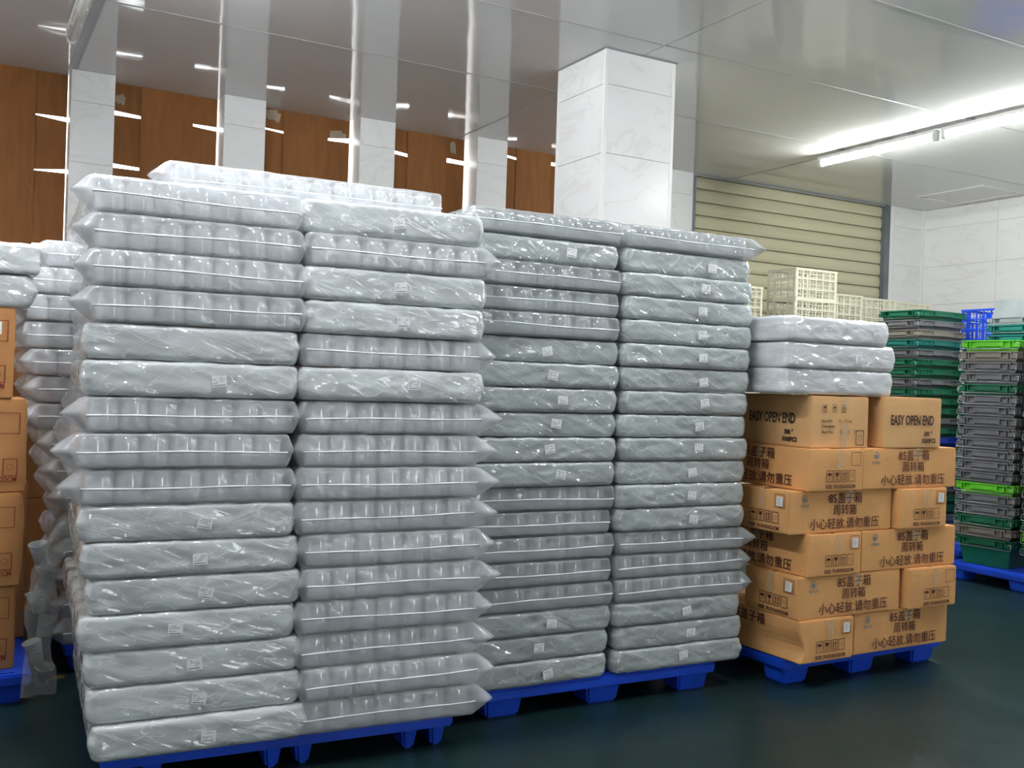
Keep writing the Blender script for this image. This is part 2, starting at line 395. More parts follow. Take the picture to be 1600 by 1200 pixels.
# free-standing tiled column
CX0, CX1, CY0, CY1 = 3.325, 3.825, 4.93, 5.45
wc = boxo('wall_column', M_GROUT, CX0, CX1, CY0, CY1, 0, CEIL+.02, kind='structure')
tile_face(wc, (CX0, CY0), (1, 0), 0, [CX1-CX0])
tile_face(wc, (CX0, CY1), (0, -1), 0, [CY1-CY0])
tile_face(wc, (CX1, CY0), (0, 1), 0, [CY1-CY0])
tile_face(wc, (CX1, CY1), (-1, 0), 0, [CX1-CX0])
for x, y in ((CX0, CY0), (CX1, CY0), (CX0, CY1), (CX1, CY1)):
    boxo('corner_strip', M_WHITE, x-.011, x+.011, y-.011, y+.011, 0, CEIL, parent=wc)
bm = bmesh.new(); box_bm(bm, CX0-.02, CX1+.02, CY0-.02, CY1+.02, CEIL-.006, CEIL-.001)
link('ceiling_collar', mesh_of('ceiling_collar', bm, M_METAL), wc)

# rolling shutter door
SX0, SX1, SY = 5.955, 8.60, WALL_Y+.06
sh = boxo('door_1', M_RAIL, SX0, SX1, SY+.03, SY+.06, 0, CEIL, kind='structure')
bm = bmesh.new()
P = .125
prof = [(0, 0), (-.012, .004), (-.020, .03), (-.021, .065), (-.016, .098), (-.004, .112), (-.002, .119), (.006, .119), (.006, 0)]
a = [bm.verts.new((SX0, SY+y, z)) for y, z in prof]; b = [bm.verts.new((SX1, SY+y, z)) for y, z in prof]
for i in range(len(prof)): bm.faces.new((a[i], b[i], b[(i+1) % len(prof)], a[(i+1) % len(prof)]))
bm.faces.new(a); bm.faces.new(b[::-1])
slat = mesh_of('slat', bm, M_SLAT)
for k in range(27): link('slat', slat, sh, loc=(0, 0, k*P-.025))
boxo('guide_rail', M_RAIL, 8.56, 8.64, WALL_Y-.01, SY+.03, 0, CEIL, parent=sh, bevel=.003)
boxo('guide_rail', M_RAIL, 5.955, 6.0, WALL_Y+.0, SY+.03, 0, CEIL, parent=sh, bevel=.003)
boxo('trim_2', M_WHITE, 8.645, 8.70, WALL_Y-.006, WALL_Y+.04, 0, CEIL, kind='structure')
boxo('trim_3', M_METAL, 5.955, 8.70, WALL_Y-.004, WALL_Y+.03, CEIL-.02, CEIL-.002, kind='structure')

# cardboard covers in the window bays (gaps between the sheets let daylight through)
CY = WALL_Y+.18
def flap_pieces(parent, x0, x1, z0, z1, slits, mat=M_CARD, y=CY, name='cardboard_flap'):
    """a vertical strip of board cut by slits (zl, zr, half thickness left, right)"""
    lo = (z0, z0)
    for (zl, zr, tl, tr) in sorted(slits)+[(z1, z1, 0, 0)]:
        bm = bmesh.new(); prism_bm(bm, [(x0, lo[0]), (x1, lo[1]), (x1, zr-tr), (x0, zl-tl)], y, y+.006)
        link(name, mesh_of(name, bm, mat), parent)
        lo = (zl+tl, zr+tr)

def tape_bits(parent, spots, y=CY):
    for x, z, w, h, a in spots:
        bm = bmesh.new()
        for i in range(4):
            dx = (i-1.5)*w/4
            box_bm(bm, dx-w/8, dx+w/8, -.001-.004*(i % 2), 0, -h/2-.01*(i % 2), h/2+.008*(i % 3))
        link('tape_scrap', mesh_of('tape_scrap', bm, M_TAPEC), parent, loc=(x, y-.002, z), rot=(0, a, 0))

def cover(label, x0, xa, xb, x1, left, right_, gap, mid_y=0.0, tapes=(), dark=M_CARD):
    t = thing('cardboard_window_cover', label, 'cardboard', ((x0+x1)/2, CY, .9), group='cardboard window covers')
    off = Vector(((x0+x1)/2, CY, .9))
    k0 = len(COL.objects)
    flap_pieces(t, x0, xa, .9, CEIL, left)
    flap_pieces(t, xa-.004, xb+.004, .9, CEIL, [], name='cardboard_panel', y=CY-.008-mid_y)
    flap_pieces(t, xb, x1-gap, .9, CEIL, right_)
    tape_bits(t, tapes)
    for o in t.children: o.location = o.location - off
    return t
s_ = lambda zl, zr, tl, tr: (zl, zr, tl, tr)
cover('brown cardboard window cover at far left, beside the leftmost tiled pier', -.10, .06, .41, .614,
      [], [s_(3.052, 3.043, .004, .016), s_(2.675, 2.688, .003, .014), s_(2.166, 2.166, .012, .014)], .005,
      tapes=[(.05, 3.27, .05, .10, .1), (.20, 3.29, .06, .07, -.2), (.33, 3.31, .05, .07, .3)])
cover('dark brown cardboard window cover between first and second tiled piers', .892, 1.092, 1.445, 1.63,
      [s_(3.142, 3.134, .016, .010), s_(2.77, 2.766, .015, .010)], [s_(3.137, 3.13, .008, .016)], .009,
      tapes=[(.95, 3.24, .06, .05, .2)])
cover('brown cardboard window cover between second and third tiled piers, taped along its top', 1.932, 2.122, 2.465, 2.666,
      [s_(3.197, 3.184, .005, .008)], [s_(3.183, 3.196, .008, .020)], .020,
      tapes=[(2.03, 3.30, .12, .06, .2), (2.22, 3.28, .05, .08, .1), (2.40, 3.27, .07, .10, -.3), (2.55, 3.22, .13, .06, .1)])
cover('brown cardboard window cover between third and fourth tiled piers, half above wrapped piles', 2.959, 3.147, 3.490, 3.685,
      [s_(3.171, 3.151, .014, .012)], [s_(3.162, 3.156, .018, .018)], .028,
      tapes=[(3.27, 3.27, .07, .07, .0), (3.45, 3.28, .04, .09, .2), (3.55, 3.27, .05, .08, -.1)])
cover('brown cardboard window cover just left of the free-standing tiled column', 3.968, 4.159, 4.50, 4.70,
      [s_(3.285, 3.265, .012, .010)], [s_(3.268, 3.268, .016, .016)], .03)
cover('brown cardboard window cover behind the free-standing tiled column', 5.0, 5.15, 5.5, 5.68, [], [], .004)
for xa, xb in ((-1.12, -.42), (-2.45, -1.45)):
    w_ = boxo('window_%d' % (1 if xa > -2 else 2), M_CARD, xa, xb, CY, CY+.01, .9, CEIL, kind='structure')

# ------------------------------------------------------------------ tube lights
def tube_light(x, y0, y1, label, lit=M_TUBE, z=CEIL, group='ceiling tube lights'):
    t = thing('tube_light', label, 'light', (x, (y0+y1)/2, z), group=group)
    L = (y1-y0)/2
    bm = bmesh.new(); box_bm(bm, -.030, .030, -L, L, -.056, -.022)
    link('housing', mesh_of('housing', bm, M_WHITE, bevel=.006), t)
    bm = bmesh.new(); tube_bm(bm, [(0, -L+.045, -.078), (0, L-.045, -.078)], .023, 14)
    link('tube', mesh_of('tube', bm, lit, smooth=True), t)
    for s in (-1, 1):
        bm = bmesh.new(); box_bm(bm, -.024, .024, s*(L-.022)-.022, s*(L-.022)+.022, -.104, -.046)
        link('end_cap', mesh_of('end_cap', bm, M_WHITE, bevel=.007), t)
    for s in (-1, 1):
        bm = bmesh.new(); box_bm(bm, -.02, .02, s*L*.6-.02, s*L*.6+.02, -.026, 0)
        link('bracket', mesh_of('bracket', bm, M_METAL), t)
    for k in range(3):
        bm = bmesh.new(); yy = -L+(k+1)*L/2
        box_bm(bm, -.029, -.023, yy-.006, yy+.006, -.084, -.052); box_bm(bm, .023, .029, yy-.006, yy+.006, -.084, -.052)
        link('clip', mesh_of('clip', bm, M_WHITE), t)
    return t
y = 6.12
k = 0
while y > 2.0:
    tube_light(6.33, y-1.17, y, ['lit ceiling tube light nearest the rolling shutter', 'lit ceiling tube light at the right edge of the photo'][k] if k < 2 else 'lit ceiling tube light, %s from the shutter in the right-hand row' % ORD[k+1], lit=M_TUBER)
    y -= 1.21; k += 1
tube_light(.53, 5.24, 6.42, 'unlit white ceiling tube light at top left beside metal strip', lit=M_TUBEOFF)
for i, yy in enumerate((3.25,)): tube_light(3.45, yy-1.17, yy, 'lit ceiling tube light in the middle row above the aisle')
for i, yy in enumerate((5.2, 3.98, 2.76)): tube_light(.53, yy-1.17, yy, 'lit ceiling tube light, %s in the left row counting from the unlit one' % ORD[i+1])
for yy in (5.2,): tube_light(-2.3, yy-1.17, yy, 'lit ceiling tube light in the farthest left row')  # added lamp out of view, lifts the left rear piers and ceiling

# ------------------------------------------------------------------ pallets
def pallet(label, x, y, rz, w=1.2, d=1.0, h=.125, split=False):
    """origin at the front-left bottom corner; deck with slots and nine feet"""
    t = thing('plastic_pallet', label, 'pallet', (x, y, 0), rz, 'blue plastic pallets')
    dk = .05
    bm = bmesh.new(); box_bm(bm, 0, w, 0, d, h-dk, h-.004)
    link('deck', mesh_of('deck', bm, M_BLUE, bevel=.008), t)
    bm = bmesh.new()
    for k in range(8):
        a = .03+k*(w-.06)/8
        box_bm(bm, a, a+(w-.06)/8-.03, .03, d-.03, h-.006, h)
    link('deck_ribs', mesh_of('deck_ribs', bm, M_BLUE), t)
    lw, ld = .17, .14
    for i in range(3):
        for j in range(3):
            cx = lw/2+.02+i*(w-lw-.04)/2; cy = ld/2+.02+j*(d-ld-.04)/2
            bm = bmesh.new()
            parts = [(-lw/2, -.022), (.022, lw/2)] if split else [(-lw/2, lw/2)]
            for a, b in parts:
                tp = .012
                vs = [bm.verts.new(v) for v in ((cx+a+tp, cy-ld/2+tp, 0), (cx+b-tp, cy-ld/2+tp, 0), (cx+b-tp, cy+ld/2-tp, 0), (cx+a+tp, cy+ld/2-tp, 0),
                                               (cx+a, cy-ld/2, h-dk+.004), (cx+b, cy-ld/2, h-dk+.004), (cx+b, cy+ld/2, h-dk+.004), (cx+a, cy+ld/2, h-dk+.004))]
                for f in ((3, 2, 1, 0), (4, 5, 6, 7), (0, 1, 5, 4), (1, 2, 6, 5), (2, 3, 7, 6), (3, 0, 4, 7)): bm.faces.new([vs[q] for q in f])
            link('foot', mesh_of('foot', bm, M_BLUE, bevel=.010), t)
    return t
R = math.radians
pallet('blue plastic pallet with forked feet under the nearest pile of jar bags', .425, 3.33, R(-3.2), split=True)
pallet('blue plastic pallet under the second pile of jar bags', 1.84, 3.44, R(-1.3), w=1.16)
pallet('blue plastic pallet under the stack of printed cartons', 3.30, 3.30, R(.5), w=1.09)
pallet('blue plastic pallet at right under the green and grey totes', 6.43, 3.70, 0, w=1.34, d=1.16)
pallet('blue plastic pallet at left edge under the tall brown cartons', -.88, 4.36, 0, w=1.17)
pallet('blue plastic pallet hidden behind the nearest pile of jar bags', .44, 4.72, 0, w=1.1)
pallet('blue plastic pallet under the far totes beside the right wall', 6.96, 5.10, 0, w=1.2, d=1.0)

# ------------------------------------------------------------------ bags of jars
JR = .0435
def jar_profile(hh):
    return [(JR*.80, .002), (JR*.97, .006), (JR, .014), (JR, hh*.46), (JR, hh*.60), (JR*.99, hh*.68), (JR*.965, hh*.76), (JR*.92, hh*.84), (JR*.86, hh*.90), (JR*.80, hh*.915),
            (JR*.77, hh*.92), (JR*.77, hh*.935), (JR*.82, hh*.94), (JR*.82, hh*.955), (JR*.77, hh*.96), (JR*.77, hh-.002), (JR*.70, hh-.001)]
JAR_CACHE = {}
def jar_mesh(hh):
    k = ('j', round(hh, 3))
    if k not in JAR_CACHE:
        bm = bmesh.new(); lathe_bm(bm, jar_profile(hh), 18); JAR_CACHE[k] = mesh_of('jar', bm, M_JAR, smooth=True)
    return JAR_CACHE[k]
def pack_mesh(w, d, hh, n, sp):
    k = ('p', round(w, 3), round(d, 3), round(hh, 3))
    if k not in JAR_CACHE:
        bm = bmesh.new(); rows = int((d-.02)/sp)
        for r in range(1, rows):
            for c in range(n):
                if r in (1, rows-1) or c in (0, n-1):
                    lathe_bm(bm, jar_profile(hh), 12, -w/2+(w-(n-1)*sp)/2+c*sp, .052+r*sp)
        JAR_CACHE[k] = mesh_of('inner_jars', bm, M_JAR, smooth=True)
    return JAR_CACHE[k]

def film_shape(w, d, h, wrinkled, seed, ear_l=0.0, ear_r=0.0):
    """a filled polythene bag: front at y=0, x centred, z from 0 to h"""
    rnd = random.Random(seed)
    rc = .035 if wrinkled else .022
    per = []
    def seg(a, b, n, nrm):
        for i in range(n):
            t = i/n; per.append((a[0]+(b[0]-a[0])*t, a[1]+(b[1]-a[1])*t, nrm[0], nrm[1]))
    def arc(cx, cy, a0, n=4):
        for i in range(n):
            t = a0+PI/2*i/n; per.append((cx+rc*math.cos(t), cy+rc*math.sin(t), math.cos(t), math.sin(t)))
    hw = w/2
    seg((-hw+rc, 0), (hw-rc, 0), 46, (0, -1)); arc(hw-rc, rc, -PI/2)
    seg((hw, rc), (hw, d-rc), 24, (1, 0)); arc(hw-rc, d-rc, 0)
    seg((hw-rc, d), (-hw+rc, d), 14, (0, 1)); arc(-hw+rc, d-rc, PI/2)
    seg((-hw, d-rc), (-hw, rc), 24, (-1, 0)); arc(-hw+rc, rc, PI)
    NV = 13
    bm = bmesh.new(); rings = []
    so = Vector((rnd.uniform(0, 90), rnd.uniform(0, 90), rnd.uniform(0, 90)))
    amp = .0045 if wrinkled else .0032
    re = .010 if wrinkled else .006
    for v in range(NV):
        t = -1+2*v/(NV-1)
        ring = []
        for (x, y, nx, ny) in per:
            e = abs(t)
            off = -re*(1-math.sqrt(max(0, 1-e**6)))
            p = Vector((x, y, h/2*(1+t)))
            # creases: stretched ridged noise
            q = Vector((p.x*5+p.z*9, p.y*5+p.z*4, p.z*22-p.x*6))+so
            n1 = noise.noise(q); n2 = noise.noise(q*2.3)
            rid = (1-abs(n1)*2.2)*.6+n2*.5
            off += amp*rid*(1-.5*e)
            if not wrinkled and ny < -.5: off += .0018*math.cos(2*PI*(p.x)/.088)*(1 if t > 0 else .4)
            cw = math.exp(-max(0, y)/.10)+.35*math.exp(-max(0, d-y)/.12)+.12
            tri = max(0, 1-abs(t-.02)*1.08)
            if nx > .3: off += ear_r*tri*cw*nx
            if nx < -.3: off += ear_l*tri*cw*(-nx)
            zz = p.z
            if v == NV-1: zz += -.004*(1-abs(n1)) + (.003*n2 if wrinkled else 0)
            if wrinkled: zz += .004*n2*(1-e)
            ring.append(bm.verts.new((x+nx*off, y+ny*off, max(.0, min(h, zz)))))
        rings.append(ring)
    n = len(per)
    for A, B in zip(rings, rings[1:]):
        for j in range(n): bm.faces.new((A[j], A[(j+1) % n], B[(j+1) % n], B[j]))
    for ring, zc, flip in ((rings[0], .001, True), (rings[-1], h-.003, False)):
        c = bm.verts.new((0, d/2, zc))
        for j in range(n):
            f = (ring[j], ring[(j+1) % n], c)
            bm.faces.new(f[::-1] if flip else f)
    return bm

def sticker(parent, x, y, z, rz=0.0, rx=0.0, w=.046, h=.036, name='sticker', tilt=0.0):
    bm = bmesh.new(); box_bm(bm, -w/2, w/2, -.0012, 0, -h/2, h/2)
    s = link(name, mesh_of(name, bm, M_PAPER), parent, loc=(x, y, z), rot=(rx, tilt, rz))
    rnd = random.Random(int(x*1e4)+int(z*1e5))
    bm = bmesh.new()
    for k in range(4):
        zz = h/2-.007-k*.0055; xx = -w/2+.004
        while xx < w/2-.010:
            l = rnd.uniform(.003, .008)
            if rnd.random() < .6: box_bm(bm, xx, xx+l, -.0017, -.0011, zz-.0008, zz+.0008)
            xx += l+.0015
    box_bm(bm, -w/2+.004, w/2-.005, -.0017, -.0011, -h/2+.004, -h/2+.0062)
    link('print', mesh_of('print', bm, M_PRINT), s)
    s['label'] = 'small white printed sticker'
    return s

BAG_SEED = [100]
def jar_bag(label, x, y, z, rz, w, d, h, wrinkled, lab=None, ear_l=0.0, ear_r=0.0, group=None, jars=True, tilt=0.0, nj=7, mats=None):
    BAG_SEED[0] += 1
    t = thing('jar_bag', label, 'bag', (x, y, z), rz, group)
    mf = (mats or (M_FILM, M_FILMW))[1 if wrinkled else 0]
    link('film', mesh_of('film', film_shape(w, d, h, wrinkled, BAG_SEED[0], ear_l, ear_r), mf, smooth=True), t)
    rnd = random.Random(BAG_SEED[0]*7)
    sp = (w-.045)/nj
    hh = h-.006
    if jars and not wrinkled:
        jm = jar_mesh(hh)
        sc = sp/(JR*1.995)
        for c in range(nj):
            o = link('jar', jm, t, loc=(-w/2+(w-(nj-1)*sp)/2+c*sp, .052, .002)); o.scale = (sc, sc, 1)
        link('inner_jars', pack_mesh(w, d, hh, nj, sp), t, loc=(0, 0, .002), kind='stuff')
    if not wrinkled:
        # lower flap of folded film with a pale welded hem along its top
        n = 28; sl = rnd.uniform(-.004, .004); ph = rnd.uniform(0, 6)
        def zt(u): return h*.47+sl*u*2+.0018*math.sin(u*7+ph)
        bm = bmesh.new(); A = []; B = []; Cc = []
        for i in range(n+1):
            u = -.5+i/n; xx = u*(w-.03)
            bul = -.0095-.0012*math.cos(2*PI*xx/sp)
            A.append(bm.verts.new((xx, bul+.006, .010))); Cc.append(bm.verts.new((xx, bul, zt(u)*.55))); B.append(bm.verts.new((xx, bul-.0015, zt(u))))
        for i in range(n):
            bm.faces.new((A[i], A[i+1], Cc[i+1], Cc[i])); bm.faces.new((Cc[i], Cc[i+1], B[i+1], B[i]))
        link('film_flap', mesh_of('film_flap', bm, M_FLAP, smooth=True), t)
        bm = bmesh.new(); rows = []
        for i in range(n+1):
            u = -.5+i/n; xx = u*(w-.02)
            th = .0024+.0014*math.sin(u*11+ph)**2
            yy = -.0105
            rows.append([bm.verts.new((xx, yy+dy, zt(u)+dz)) for dy, dz in ((0, -th), (-.0035, 0), (0, th), (.002, 0))])
        for a, b in zip(rows, rows[1:]):
            for j in range(4): bm.faces.new((a[j], a[(j+1) % 4], b[(j+1) % 4], b[j]))
        bm.faces.new(rows[0]); bm.faces.new(rows[-1][::-1])
        link('welded_hem', mesh_of('welded_hem', bm, M_HEM, smooth=True), t)
    if lab is not None:
        sticker(t, -w/2+lab*w, -.0125, h*rnd.uniform(.42, .56), tilt=rnd.uniform(-.22, .22))
    return t

def pile(name, x, y, rz, w, d, z0, layers, labs, side_ears, group, col_desc, seed, mats=None):
    """one column of bags, listed from the top; labs[i] is a sticker position or None for smooth hemmed bags"""
    rnd = random.Random(seed)
    n = len(layers); h = layers_h
    for i in range(n):
        z = z0+(n-1-i)*h
        wrk = labs[i] is not None or layers[i] == 'w'
        el, er = side_ears
        if wrk: el, er = min(el, .012), min(er, .012)
        desc = ('wrinkled jar bag' + (' with white sticker' if labs[i] is not None else '') if wrk else 'smooth jar bag with pale hem')
        jar_bag('%s, %s from top of %s' % (desc, ORD[i+1] if i else 'topmost', col_desc) if i else '%s, topmost of %s' % (desc, col_desc),
                x+rnd.uniform(-.008, .008)+(layers[i] if isinstance(layers[i], float) else 0)*math.cos(rz), y+rnd.uniform(-.010, .006), z, rz+rnd.uniform(-.012, .012), w*rnd.uniform(.985, 1.01), d, h*.992, wrk,
                labs[i], el*rnd.uniform(.7, 1.15), er*rnd.uniform(.7, 1.15), group, mats=mats)

_ = None
# nearest pile (two columns of sixteen)
layers_h = (1.945-.125)/16
r1 = R(-3.2)
def on1(u): return (.335+u*math.cos(r1), 3.285+u*math.sin(r1))
w1 = .665
xa, ya = on1(w1/2); xb, yb = on1(w1*1.5+.01)
L1 = [_, _, _, _, _, .61, _, _, _, .56, .52, .53, .42, .48, .50, .52]
pile('a', xa, ya, r1, w1, 1.10, .125, [_, _, _, _, 'w', _, -.01, -.02, -.015, _, .02, .03, .02, .035, .04, .05], L1, (.06, .02), 'jar bags in the nearest pile', 'left column, nearest pile', 1)
L2 = [.50, _, .50, .52, _, .59]+[_]*10
pile('b', xb, yb, r1, w1, 1.10, .125, [-.02, _, _, _, _, _, _, _, _, _, .01, .015, .01, .01, .02, .025], L2, (.02, .085), 'jar bags in the nearest pile', 'right column, nearest pile', 2)
# the extra bag lying crosswise on top of the nearest pile
jar_bag('smooth film bag of jars lying crosswise on top of the nearest pile', 1.115, 3.52, .125+16*layers_h, R(-2), 1.02, .60, .122, False, None, .07, .0, 'jar bags in the nearest pile', nj=12)
# second pile (two columns of nineteen)
layers_h = (2.03-.125)/19
r2 = R(-1.3); w2 = .69
L3 = [_, .65, _, _, _, .49, .52, .60, .57, .52, .60, _, _, _, _, _, .57, .50, .57]
pile('c', 2.07, 3.425, r2, w2, 1.05, .125, [.0, .0]+[_]*17, L3, (.01, .012), 'jar bags in the second pile', 'left column, second pile', 3, (M_FILM2, M_FILMW2))
L4 = [_, .66, .60, .57, .57, .59, .60, .62, .60, .57, .55, .55, .57, _, _, _, .54, .56, .51]
pile('d', 2.785, 3.41, r2, w2, 1.05, .125, [.01, -.01]+[_]*17, L4, (.012, .075), 'jar bags in the second pile', 'right column, second pile', 4, (M_FILM2, M_FILMW2))
# third pile, seen only along its left side in the gap behind the nearest one
layers_h = .118
L5 = [_]*15
pile('e', .66, 4.74, R(1), .66, 1.0, .125, [-.02, -.07, -.10, -.09, -.06, -.04, -.03, .02, .05, .08, .10, .10, .10, .10, .10], L5, (.07, .0), 'jar bags in the third pile', 'column behind the nearest pile', 5)

# ------------------------------------------------------------------ printed cartons
FONT = {}
def text_mesh(txt, size, mat, bold=0.0, sx=1.0):
    k = (txt, size, mat.name, bold, sx)
    if k in FONT: return FONT[k]
    cu = bpy.data.curves.new('print', 'FONT'); cu.body = txt; cu.size = size; cu.align_x = 'CENTER'; cu.align_y = 'CENTER'
    cu.offset = bold; cu.resolution_u = 2; cu.fill_mode = 'FRONT'
    ob = bpy.data.objects.new('tmp', cu); COL.objects.link(ob)
    dg = bpy.context.evaluated_depsgraph_get(); dg.update()
    me = bpy.data.meshes.new_from_object(ob.evaluated_get(dg)); bpy.data.objects.remove(ob)
    for v in me.vertices: v.co = (v.co.x*sx, 0, v.co.y)
    me.materials.clear(); me.materials.append(mat); me.name = 'print'
    FONT[k] = me
    return me

def ring_bm(bm, x0, x1, z0, z1, t, y=0):
    box2 = lambda a, b, c, d: bm.faces.new([bm.verts.new(v) for v in ((a, y, c), (b, y, c), (b, y, d), (a, y, d))])
    box2(x0, x1, z0, z0+t); box2(x0, x1, z1-t, z1); box2(x0, x0+t, z0+t, z1-t); box2(x1-t, x1, z0+t, z1-t)
def poly_bm(bm, pts, y=0): bm.faces.new([bm.verts.new((x, y, z)) for x, z in pts])

def icon_mesh(kind, s, mat, t=None):
    k = ('icon', kind, s, mat.name)
    if k in FONT: return FONT[k]
    t = t or s*.05
    bm = bmesh.new(); w = s*.38; hgt = s*.5
    if kind == 'frame': ring_bm(bm, -s/2, s/2, -s/2, s/2, t*.7)
    else: ring_bm(bm, -w, w, -hgt, hgt, t)
    if kind == 'umbrella':
        pts = [(-.26*s, .06*s)]+[(.26*s*math.cos(a), .06*s+.22*s*math.sin(a)) for a in [PI-PI*i/10 for i in range(11)]]
        poly_bm(bm, pts[1:]); poly_bm(bm, [(-.02*s, -.3*s), (.02*s, -.3*s), (.02*s, .06*s), (-.02*s, .06*s)])
        poly_bm(bm, [(-.09*s, -.3*s), (.0, -.3*s), (.0, -.26*s), (-.09*s, -.26*s)])
    if kind == 'glass':
        poly_bm(bm, [(-.23*s, .32*s), (-.16*s, .05*s), (0, -.04*s), (.16*s, .05*s), (.23*s, .32*s), (.04*s, .32*s), (-.02*s, .22*s), (-.05*s, .32*s)])
        poly_bm(bm, [(-.03*s, -.30*s), (.03*s, -.30*s), (.03*s, -.04*s), (-.03*s, -.04*s)]); poly_bm(bm, [(-.14*s, -.34*s), (.14*s, -.34*s), (.14*s, -.29*s), (-.14*s, -.29*s)])
    if kind == 'arrows':
        for c in (-.13, .13):
            poly_bm(bm, [((c-.035)*s, -.24*s), ((c+.035)*s, -.24*s), ((c+.035)*s, .16*s), ((c-.035)*s, .16*s)])
            poly_bm(bm, [((c-.10)*s, .16*s), ((c+.10)*s, .16*s), (c*s, .34*s)])
        poly_bm(bm, [(-.26*s, -.33*s), (.26*s, -.33*s), (.26*s, -.28*s), (-.26*s, -.28*s)])
    if kind == 'circle':
        n = 18; r0, r1_ = .15*s, .18*s
        for i in range(n):
            a, b = 2*PI*i/n, 2*PI*(i+.75)/n
            poly_bm(bm, [(r0*math.cos(a), r0*math.sin(a)), (r1_*math.cos(a), r1_*math.sin(a)), (r1_*math.cos(b), r1_*math.sin(b)), (r0*math.cos(b), r0*math.sin(b))])
    FONT[k] = mesh_of('icon', bm, mat, recalc=False)
    return FONT[k]

def logo_mesh(s):
    k = ('logo', s)
    if k in FONT: return FONT[k]
    bm = bmesh.new()
    n = 20
    for i in range(n):
        a, b = PI*i/n*1.5-.25*PI, PI*(i+1)/n*1.5-.25*PI
        poly_bm(bm, [(.40*s*math.cos(a), .40*s*math.sin(a)), (.48*s*math.cos(a), .48*s*math.sin(a)+.08*s*(math.sin(a) > .9)), (.48*s*math.cos(b), .48*s*math.sin(b)), (.40*s*math.cos(b), .40*s*math.sin(b))])
    for c in (-1, 0, 1):
        poly_bm(bm, [(0, -.30*s), (c*.20*s+.10*s, .02*s), (c*.20*s, .26*s-.10*s*abs(c)), (c*.20*s-.10*s, .02*s)])
    poly_bm(bm, [(-.34*s, -.38*s), (.34*s, -.38*s), (.22*s, -.28*s), (-.22*s, -.28*s)])
    FONT[k] = mesh_of('logo', bm, M_BLUEINK, recalc=False)
    return FONT[k]

def faded_mesh():
    if 'faded' not in FONT:
        bm = bmesh.new()
        for c in range(4):
            x0 = -.028+c*.0145
            for k in range(3): poly_bm(bm, [(x0, -.005+k*.0042), (x0+.011-.002*((c+k) % 2), -.005+k*.0042), (x0+.011, -.0032+k*.0042), (x0, -.0032+k*.0042)])
            poly_bm(bm, [(x0+.004+.002*(c % 2), -.006), (x0+.0058+.002*(c % 2), -.006), (x0+.0058, .006), (x0+.004, .006)])
        FONT['faded'] = mesh_of('print', bm, M_BLUEINK, recalc=False)
    return FONT['faded']

def carton_body(L, Wd, Hh, seed, bulge=.003, crush=0.0):
    rnd = random.Random(seed)
    bm = bmesh.new(); box_bm(bm, -L/2, L/2, -Wd/2, Wd/2, 0, Hh)
    bmesh.ops.bevel(bm, geom=list(bm.edges), offset=.005, segments=2, affect='EDGES')
    bmesh.ops.subdivide_edges(bm, edges=[e for e in bm.edges if e.calc_length() > .1], cuts=7, use_grid_fill=True)
    so = Vector((rnd.uniform(0, 50), rnd.uniform(0, 50), 0))
    for v in bm.verts:
        p = v.co.copy()
        n = noise.noise(p*6+so)
        fx, fy, fz = 1-abs(2*p.x/L)**4, 1-abs(2*p.y/Wd)**4, 1-abs(2*p.z/Hh-1)**4
        v.co.x += math.copysign(bulge*fy*fz*(1+n), p.x)*(abs(p.x) > L*.45) + .002*n
        v.co.y += math.copysign(bulge*fx*fz*(1+n)*.6, p.y)*(abs(p.y) > Wd*.45)
        if p.z > Hh*.9: v.co.z -= .006*abs(noise.noise(p*5+so))*(1 if fx*fy > .02 else .4)
        if crush:
            q = Vector((p.x/L+.5, p.z/Hh-.25, p.y/Wd-.5 if crush > 0 else p.y/Wd+.5))
            dd = math.exp(-((p.z-.06)/.06)**2)*max(0, (-p.x+L*.10)/L)
            v.co.y += (-.06)*abs(crush)*dd*(1 if p.y > 0 else 0)
    return mesh_of('carton_body', bm, M_CARD2, smooth=False)

def place_face(parent, me, name, face, u, z, L, Wd, eps=.0065, roll=0.0, label=None):
    """put a flat print mesh (drawn in XZ facing -Y) on a side face of a box centred on the origin"""
    if face == 'F': loc, rz = (u, -Wd/2-eps, z), 0
    elif face == 'B': loc, rz = (-u, Wd/2+eps, z), PI
    elif face == 'L': loc, rz = (-L/2-eps, -u, z), -PI/2
    else: loc, rz = (L/2+eps, u, z), PI/2
    o = link(name, me, parent, loc=loc, rot=(0, roll, rz))
    if label: o['label'] = label
    return o

def tape_mesh(w, h, seed):
    rnd = random.Random(seed)
    bm = bmesh.new(); n = 8; rows = []
    for i in range(n+1):
        z = -h/2+h*i/n; j = rnd.uniform(-.003, .003)
        rows.append((bm.verts.new((-w/2+j, rnd.uniform(-.001, 0), z)), bm.verts.new((0, rnd.uniform(-.003, -.001), z)), bm.verts.new((w/2+j, rnd.uniform(-.001, 0), z))))
    for a, b in zip(rows, rows[1:]):
        for j in range(2): bm.faces.new((a[j], a[j+1], b[j+1], b[j]))
    return mesh_of('tape', bm, M_TAPEC, smooth=True)

